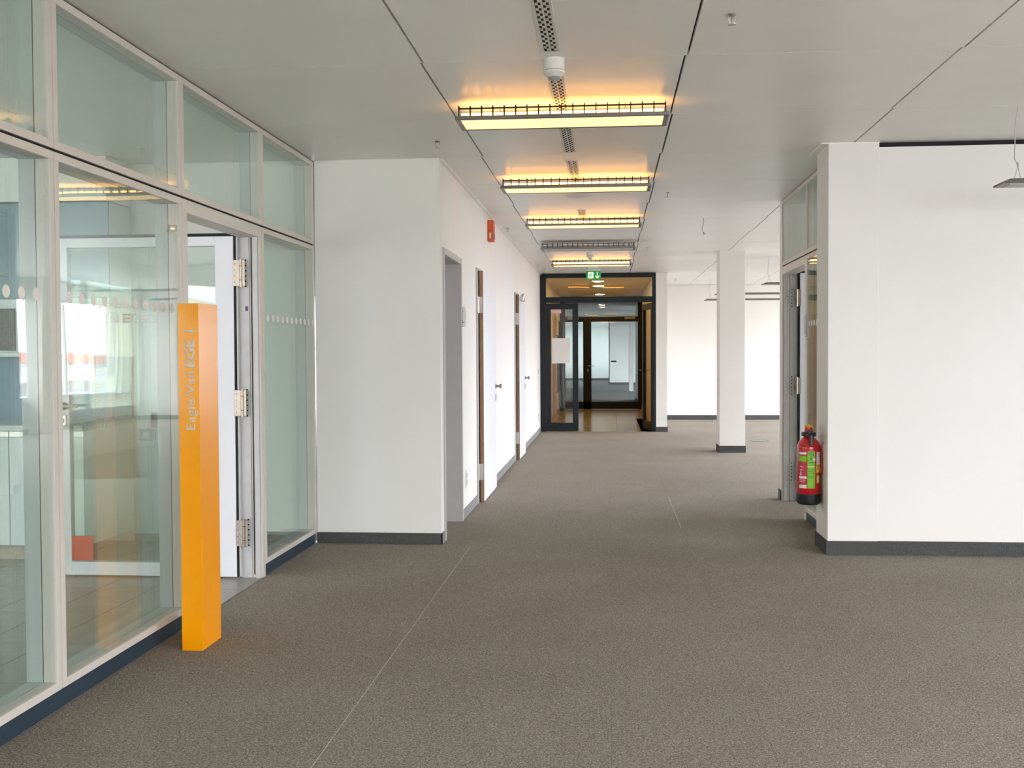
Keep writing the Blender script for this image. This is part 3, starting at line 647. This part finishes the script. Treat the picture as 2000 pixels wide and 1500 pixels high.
# ------------------------------------------------------------------ ceiling luminaires
X0L, X1L = -.905, .352
def luminaire(yc, on, label):
    e = empty('ceiling_light', ((X0L + X1L) / 2, yc, 2.84), label, 'lamp', 'linear lights along the corridor ceiling')
    y0, y1 = yc - .16, yc + .16; zb, zt = 2.850, 2.885
    each('side_rail', [(X0L, X1L, y0, y0 + .022, zb, zb + .022), (X0L, X1L, y1 - .022, y1, zb, zb + .022)], LAMPG, e, .002)
    each('end_cap', [(X0L, X0L + .03, y0 + .022, y1 - .022, zb, zb + .025), (X1L - .03, X1L, y0 + .022, y1 - .022, zb, zb + .025)], LAMPG, e, .002)
    box('diffuser', X0L + .03, X1L - .03, y0 + .022, y1 - .022, zb + .004, zb + .010, DIFF if on else DIFFOFF, e)
    # upper black rail with cross fins: light leaves between the fins onto the ceiling
    each('top_rail', [(X0L + .02, X1L - .02, yc - .152, yc - .138, 2.914, 2.922), (X0L + .02, X1L - .02, yc + .138, yc + .152, 2.914, 2.922)], BLACK, e)
    n = 18; w = X1L - X0L - .04
    bm = bmesh.new()
    for k in range(n + 1):
        x = X0L + .02 + w * k / n
        for sg in (-1, 1):
            bx(bm, x - .003, x + .003, yc + min(sg * .105, sg * .152), yc + max(sg * .105, sg * .152), 2.872, 2.934)
    fn = link('fin', bm, BLACK, e); fn['kind'] = 'stuff'
    for sg in (-1, 1): mktube('lamp_tube', [(X0L + .03, yc + sg * .095, 2.895), (X1L - .03, yc + sg * .095, 2.895)], .008, TUBE if on else PLAST, e, 8)
    each('suspension', [(X0L + .25, X0L + .255, yc - .003, yc + .003, 2.86, HC), (X1L - .255, X1L - .25, yc - .003, yc + .003, 2.86, HC)], LAMPG, e)
    return e
for yc, on, l in ((6.60, 1, 'glowing linear ceiling light nearest the viewer'), (9.30, 1, 'second glowing linear ceiling light from the viewer'), (12.0, 1, 'third glowing linear ceiling light from the viewer'),
                  (14.65, 0, 'unlit linear ceiling light between two glowing ones'), (17.35, 1, 'farthest glowing linear ceiling light before the dark doors')):
    luminaire(yc, on, l)

# air slot diffusers
def vent(y0, y1, label):
    x0, x1 = -.330, -.240
    e = empty('air_vent', (-.285, y0, HC), label, 'vent', 'slot air diffusers in the corridor ceiling')
    z = HC
    boxes('vent_frame', [(x0, x0 + .014, y0, y1, z - .004, z - .0002), (x1 - .014, x1, y0, y1, z - .004, z - .0002), (-.289, -.281, y0 + .01, y1 - .01, z - .004, z - .0002), (x0 + .014, x1 - .014, y0, y0 + .010, z - .004, z - .0002), (x0 + .014, x1 - .014, y1 - .01, y1, z - .004, z - .0002)], LOUV, e, .0008)
    box('slot_backing', x0 + .014, x1 - .014, y0 + .01, y1 - .01, z - .0012, z - .0004, BLACK, e)
    bm = bmesh.new(); k = 0; y = y0 + .02
    while y < y1 - .03:
        for a in (x0 + .016, -.279):
            w = .013; xa = a + (0 if k % 2 else .012)
            bx(bm, xa, xa + w, y, y + .034, z - .0038, z - .0022)
        y += .037; k += 1
    s = link('louvre_blade', bm, LOUV, e); s['kind'] = 'stuff'
vent(3.3, 5.452, 'slot air vent nearest the viewer in front of the round sensor')
vent(5.72, 8.165, 'slot air vent running above the nearest glowing ceiling light')
vent(8.54, 10.0, 'slot air vent above the second glowing ceiling light')
vent(11.44, 12.2, 'short slot air vent above the third glowing ceiling light')

def sensor(y, label):
    e = empty('motion_sensor', (-.276, y, HC - .11), label, 'sensor', 'round ceiling sensors')
    lathe('base_ring', -.276, y, [(.052, HC - .060), (.055, HC - .058), (.055, HC - .0005), (0, HC - .0005)], PLAST, e, 32)
    lathe('seam_ring', -.276, y, [(.0, HC - .063), (.050, HC - .063), (.050, HC - .058), (0, HC - .058)], BLKP, e, 32)
    lathe('head', -.276, y, [(0, HC - .092), (.034, HC - .092), (.036, HC - .091), (.056, HC - .073), (.057, HC - .063), (0, HC - .063)], PLAST, e, 32)
    lathe('lens', -.276, y, [(0, HC - .112), (.012, HC - .1108), (.022, HC - .107), (.030, HC - .100), (.034, HC - .0915), (0, HC - .0915)], SENS, e, 24)
sensor(5.60, 'white round motion sensor with grey lens nearest the viewer')
sensor(16.2, 'white round motion sensor before the farthest corridor light')
sd = empty('ceiling_speaker', (-.286, 10.4, HC), 'flat round white disc on the ceiling behind the second light', 'speaker')
lathe('rim', -.286, 10.4, [(.112, HC - .008), (.125, HC - .006), (.128, HC - .0005), (.105, HC - .0005), (.108, HC - .006), (.112, HC - .008)], PLAST, sd, 32)
lathe('disc', -.286, 10.4, [(0, HC - .004), (.106, HC - .004), (.106, HC - .0005), (0, HC - .0005)], LOUV, sd, 32)

spr = None
def sprinkler(x, y, label):
    e = empty('sprinkler', (x, y, HC - .05), label, 'sprinkler', 'sprinkler heads in the ceiling')
    lathe('rosette', x, y, [(.0, HC - .010), (.012, HC - .010), (.020, HC - .002), (.020, HC - .0003), (0, HC - .0003)], STEEL, e, 16)
    bm = bmesh.new()
    tube(bm, [(x - .012, y, HC - .008), (x - .015, y, HC - .022), (x - .005, y, HC - .042)], .0022, 6); tube(bm, [(x + .012, y, HC - .008), (x + .015, y, HC - .022), (x + .005, y, HC - .042)], .0022, 6)
    bmesh.ops.recalc_face_normals(bm, faces=bm.faces); link('yoke', bm, STEEL, e, True)
    lathe('glass_bulb', x, y, [(0, HC - .040), (.003, HC - .036), (.003, HC - .012), (0, HC - .009)], BRONZE, e, 8)
    lathe('deflector', x, y, [(0, HC - .045), (.019, HC - .0455), (.020, HC - .043), (0, HC - .042)], STEEL, e, 16)
for x, y, l in ((.547, 4.95, 'sprinkler head nearest the viewer, right of the corridor lights'), (-1.203, 7.655, 'sprinkler head left above the facing white wall'),
                (.548, 10.33, 'sprinkler head right of the second corridor light'), (-1.203, 12.97, 'sprinkler head beside the orange alarm box'),
                (-1.198, 18.39, 'small sprinkler head left near the dark doors'), (.540, 15.61, 'small sprinkler head right of the unlit light'),
                (1.33, 22.21, 'farthest sprinkler head over the open office')): sprinkler(x, y, l)
cb = empty('loose_cable', (1.046, 12.286, HC - .2), 'short loose cable hanging from the ceiling', 'cable')
mktube('cable', [(1.046, 12.286, HC), (1.05, 12.286, HC - .05), (1.035, 12.286, HC - .10), (1.030, 12.286, HC - .14), (1.045, 12.286, HC - .165)], .0035, CABLE, cb, 6)
mktube('connector', [(1.042, 12.286, HC - .16), (1.055, 12.286, HC - .185)], .009, CABLE, cb, 8)

# ------------------------------------------------------------------ pendant lights over the open office
def pendant(x0, y, z, label, L=1.55):
    e = empty('pendant_light', (x0 + L / 2, y, z), label, 'lamp', 'suspended grey office lights')
    bm = bmesh.new()
    pr = [(-.10, 0), (-.095, .012), (-.05, .035), (.05, .035), (.095, .012), (.10, 0)]
    A = [bm.verts.new((x0 + (.05 if q[1] > .02 else 0), y + q[0], z + q[1])) for q in pr]; B = [bm.verts.new((x0 + L - (.05 if q[1] > .02 else 0), y + q[0], z + q[1])) for q in pr]
    bm.faces.new(A); bm.faces.new(B[::-1])
    for i in range(len(pr)): j = (i + 1) % len(pr); bm.faces.new([A[i], B[i], B[j], A[j]])
    bmesh.ops.recalc_face_normals(bm, faces=bm.faces); link('housing', bm, LAMPG, e)
    box('diffuser', x0 + .04, x0 + L - .04, y - .075, y + .075, z - .004, z + .0005, DIFFOFF, e)
    for xx in (x0 + .11, x0 + L - .11):
        bm = bmesh.new(); tube(bm, [(xx, y, HC), (xx - .015, y, HC - .12), (xx - .02, y, z + .16), (xx, y, z + .12)], .003, 6)
        tube(bm, [(xx, y, z + .12), (xx - .03, y - .03, z + .034)], .0022, 6); tube(bm, [(xx, y, z + .12), (xx + .03, y + .03, z + .034)], .0022, 6)
        bmesh.ops.recalc_face_normals(bm, faces=bm.faces); link('cable', bm, CABLE, e, True)
        lathe('cable_joint', xx, y, [(0, z + .11), (.006, z + .112), (.006, z + .14), (0, z + .142)], STEEL, e, 8)
pendant(2.37, 6.92, 2.475, 'grey pendant light at the right picture edge before the white wall')
pendant(2.37, 17.28, 2.52, 'nearest grey pendant light seen beyond the free-standing pillar')
pendant(1.90, 19.95, 2.51, 'middle grey pendant light seen beyond the free-standing pillar', 2.2)
pendant(1.90, 22.1, 2.51, 'farthest grey pendant light before the far wall', 2.2)
fr = empty('floor_box', (2.489, 18.4, 0), 'round cable outlet lying flush in the carpet right of the pillar', 'floor outlet')
lathe('ring', 2.489, 18.4, [(.135, .0003), (.155, .0003), (.153, .005), (.137, .005), (.135, .0003)], BLKP, fr, 32)
lathe('lid', 2.489, 18.4, [(0, .0003), (.134, .0003), (.134, .003), (0, .003)], BASEG, fr, 32)

# ------------------------------------------------------------------ fire extinguisher
ecx, ecy = 1.476, 8.26; R = .086
fe = empty('fire_extinguisher', (ecx, ecy, .335), 'red fire extinguisher with green label hung on the right pillar', 'fire extinguisher')
lathe('cylinder', ecx, ecy, [(0, .345), (R - .01, .345), (R, .36), (R, .755), (R, .765), (R - .003, .775), (R - .012, .800), (R - .034, .822), (.040, .832), (.036, .845), (0, .845)], RED, fe, 40)
lathe('weld_ring', ecx, ecy, [(R - .001, .764), (R + .0015, .766), (R + .0015, .769), (R - .001, .771)], RED, fe, 40)
lathe('foot', ecx, ecy, [(0, .336), (R - .015, .336), (R - .002, .345), (R + .004, .362), (R + .004, .415), (R + .001, .418), (0, .418)], BLKP, fe, 40)
lathe('collar', ecx, ecy, [(0, .842), (.050, .842), (.053, .846), (.053, .868), (.048, .872), (0, .872)], BLKP, fe, 24)
lathe('cap', ecx, ecy, [(0, .872), (.034, .872), (.030, .895), (.024, .915), (0, .915)], RED, fe, 20)
lathe('push_button', ecx, ecy, [(0, .908), (.026, .908), (.028, .916), (.022, .926), (0, .930)], YELP, fe, 20)
bm = bmesh.new(); bx(bm, ecx - .016, ecx + .016, ecy - .075, ecy - .030, .866, .893, .004)
tube(bm, [(ecx, ecy - .070, .885), (ecx + .002, ecy - .096, .850), (ecx + .004, ecy - .100, .780)], .014, 10); bmesh.ops.recalc_face_normals(bm, faces=bm.faces)
link('lever', bm, BLKP, fe)
bm = bmesh.new(); tube(bm, [(ecx + .07, ecy - .045, .745), (ecx + .086, ecy - .055, .735), (ecx + .090, ecy - .055, .60), (ecx + .088, ecy - .05, .56)], .007, 8); bmesh.ops.recalc_face_normals(bm, faces=bm.faces)
link('hose', bm, RED, fe, True)
box('wall_bracket', ecx + .070, 1.570, ecy - .05, ecy + .02, .57, .62, RED, fe, .003)
def curved(name, a0, a1, z0, z1, mt, par, rr=.0012, seg=8):
    """label bent round the cylinder; angles in degrees, 0 = towards the viewer (-y), positive to the right"""
    return lathe(name, ecx, ecy, [(R + .0002, z0), (R + rr, z0), (R + rr, z1), (R + .0002, z1)], mt, par, seg, math.radians(-90 + a0), math.radians(-90 + a1))
g = curved('green_label', -16, 21, .462, .735, GREEN, fe)
curved('label_gap', -16, 21, .620, .624, PAPERC, g, .0016)
for k in range(3): curved('print', -8, 13, .648 - k * 0, .656, GREEND, g, .0016) if k == 0 else None
for k, (zz, a, b) in enumerate(((.598, -12, 15), (.586, -12, 12), (.574, -12, 16), (.550, -12, 10), (.538, -12, 14))): curved('print', a, b, zz, zz + .004, GREEND, g, .0015)
def ring_label(ac, zc, r0, r1, par, mt):
    bm = bmesh.new(); n = 20; rr = R + .0018
    def P(r, t): a = math.radians(-90 + ac) + r * math.cos(t) / R; return (ecx + rr * math.cos(a), ecy + rr * math.sin(a), zc + r * math.sin(t))
    A = [bm.verts.new(P(r1, 2 * math.pi * k / n)) for k in range(n)]
    if r0 > 0:
        B = [bm.verts.new(P(r0, 2 * math.pi * k / n)) for k in range(n)]
        for k in range(n): bm.faces.new([A[k], A[(k + 1) % n], B[(k + 1) % n], B[k]])
    else: bm.faces.new(A)
    link('emblem', bm, mt, par)
ring_label(3, .714, .0125, .0165, g, GREEND); ring_label(3, .714, 0, .006, g, GREEND); ring_label(2, .680, 0, .011, g, GREEND); ring_label(16, .676, 0, .010, g, PAPER)
lb = curved('left_label', -62, -19, .462, .735, mat('dark_pink_label', (.48, .03, .06), .5, noise=.1, nscale=60), fe, .0008)
for z0, z1, mt_, a, b in ((.712, .728, PAPER, -60, -21), (.66, .700, GREEN, -61, -20), (.618, .622, PAPER, -55, -35), (.595, .600, PAPER, -57, -40), (.533, .550, PAPER, -60, -20), (.462, .487, PAPER, -60, -20), (.555, .585, PINK, -54, -46), (.508, .512, PINK, -58, -30), (.520, .524, PINK, -58, -26)):
    curved('print', a, b, z0, z1, mt_, lb, .0014)
la = curved('white_label', 30, 58, .636, .730, PAPER, fe)
for k in range(5): curved('print', 34, 50, .650 + k * .014, .654 + k * .014, CASE, la, .0015)
ya_ = curved('yellow_label', 26, 58, .573, .632, YELP, fe); ring_label(40, .590, 0, .010, ya_, PAPERC)
yb_ = curved('small_label', 30, 50, .498, .560, YELP, fe); curved('print', 33, 46, .512, .548, PAPERC, yb_, .0015)

# ------------------------------------------------------------------ kitchenette in the left room
KX0, KX1 = -6.3, -3.74; KF = 7.47
def cabinet(x0, x1, label):
    e = empty('base_cabinet', ((x0 + x1) / 2, 7.85, 0), label, 'cabinet', 'white kitchen base cabinets')
    box('body', x0 + .001, x1 - .001, KF + .02, 8.28, .10, .93, CABW, e)
    box('door', x0 + .003, x1 - .003, KF, KF + .019, .105, .885, CABW, e, .001)
    box('grip_rail', x0 + .003, x1 - .003, KF + .004, KF + .02, .888, .925, STEEL, e)
    box('plinth', x0, x1, KF + .04, KF + .06, .0, .10, PLWOOD, e)
for x0, x1, l in ((-6.3, -5.45, 'white base cabinet leftmost in the kitchenette'), (-5.45, -4.30, 'white base cabinet left of the joint, under the oven'), (-4.30, KX1, 'white base cabinet at the right end of the kitchenette')): cabinet(x0, x1, l)
tag(box('worktop', KX0, KX1, KF - .012, 8.28, .93, .97, mat('pale_worktop', (.60, .62, .62), .3, noise=.05), None, .002), 'pale worktop on the white base cabinets', 'worktop')
tag(box('splashback', KX0, KX1, 8.27, 8.298, .97, 1.46, BLUE), 'blue splashback panel above the worktop', 'splashback')
wc = empty('wall_cabinet', (-5, 8.1, 1.48), 'blue-grey glass fronted wall cabinets over the worktop', 'cabinet')
box('carcass', KX0, KX1, 7.93, 8.29, 1.85, 2.62, CABW, wc)
for k in range(4):
    w = (KX1 - KX0) / 4; box('cabinet_door', KX0 + k * w + .003, KX0 + (k + 1) * w - .003, 7.91, 7.929, 1.90, 2.62, BLUEG, wc, .001)
box('light_shelf', KX0, KX1, 7.90, 8.29, 1.84, 1.895, CABW, wc)
tag(box('shelf', KX0, -4.42, 7.85, 8.28, 1.462, 1.495, CABW, None, .002), 'white shelf carrying the dark oven', 'shelf')
ov = empty('oven', (-5.0, 8.05, 1.495), 'dark built-in oven between shelf and wall cabinet', 'oven')
box('housing', -5.15, -4.44, 7.87, 8.27, 1.496, 1.838, CABW, ov, .002)
box('front_glass', -5.13, -4.46, 7.858, 7.87, 1.51, 1.825, OVEN, ov, .002)
mktube('handle', [(-5.08, 7.85, 1.79), (-5.08, 7.835, 1.79), (-4.60, 7.835, 1.79), (-4.60, 7.85, 1.79)], .006, STEEL, ov)
tag(boxes('bulkhead', [(KX0, KX1, 7.88, 8.29, 2.63, 2.96)], WHITE), 'white bulkhead above the wall cabinets', 'bulkhead', kind='structure')
so = empty('wall_socket', (-3.86, 8.27, .88), 'grey socket with white insert on the back wall beyond the glass door', 'socket')
box('cover_plate', -3.70, -3.56, 8.286, 8.298, .80, .89, CASE, so, .002); box('insert', -3.66, -3.61, 8.284, 8.287, .815, .865, PLAST, so, .001)
bp_ = empty('brown_rectangle', (-3.45, 8.28, .9), 'small dark brown rectangle with a pale border, showing in the glass door', 'wall panel')  # brown shape visible in the door glass, built as a bordered rectangle
boxes('frame', [(-3.60, -3.40, 8.27, 8.298, 1.02, 1.03), (-3.60, -3.40, 8.27, 8.298, .89, .90), (-3.60, -3.59, 8.27, 8.298, .9, 1.02), (-3.41, -3.40, 8.27, 8.298, .9, 1.02)], PAPERC, bp_)
box('panel', -3.59, -3.41, 8.28, 8.298, .90, 1.02, BROWN, bp_)
bb('baseboard_left_room', [(KX1, -2.43, 8.288, 8.298, 0, .06)], PLWOOD, 'oak skirting on the back wall of the left room')

# ------------------------------------------------------------------ building across the street, seen only in the reflections
BX = 24
WB = mat('white_render', (.72, .71, .69), .8, noise=.04, nscale=1); BB = mat('brown_window_band', (.16, .12, .12), .4, noise=.2, nscale=2); TB = mat('red_tile_band', (.45, .16, .12), .7, noise=.1)
b1 = empty('building', (BX + 3, 40, -9), 'white office block with brown window bands across the street', 'building')
box('wall', BX, BX + 6, 10, 110, -9, 1.1, WB, b1)
for k in range(7): box('window_band', BX - .05, BX, 10, 110, -8 + k * 1.25, -7.4 + k * 1.25, BB, b1)
box('roof', BX - .3, BX + 6, 10, 110, 1.1, 1.6, TB, b1)
b2 = empty('building', (BX + 3, -12, -9), 'cream building with tall windows across the street', 'building')
box('wall', BX, BX + 6, -30, 6, -9, 5, mat('cream_render', (.62, .58, .48), .8, noise=.05, nscale=1), b2)
w0 = box('window', BX - .05, BX, -29, -27.5, 0, 2.2, BB, b2)
for k in range(1, 12): sharecopy(w0, (0, k * 3, 0), b2)
tag(box('ground', -80, 160, -120, 200, -9.3, -9.05, mat('street', (.45, .45, .44), .9, noise=.1, nscale=.5)), 'grey street outside below the windows', 'ground', kind='structure')
b3 = empty('building', (-19, 0, -9), 'cream townhouse close behind the left outer windows', 'building')
CR = mat('cream_plaster', (.66, .62, .52), .8, noise=.05, nscale=1)
box('wall', -22, -16, -40, 26, -9, 7, CR, b3)
wn = box('window', -16.0, -15.94, -39, -37.7, .9, 2.9, BB, b3); wf = box('window_frame', -15.94, -15.86, -38.40, -38.30, .9, 2.9, WB, b3)
for k in range(1, 24): sharecopy(wn, (0, k * 2.7, 0), b3); sharecopy(wf, (0, k * 2.7, 0), b3)
box('cornice', -16, -15.7, -40, 26, 3.6, 3.9, WB, b3); box('cornice', -16, -15.75, -40, 26, .3, .5, WB, b3)
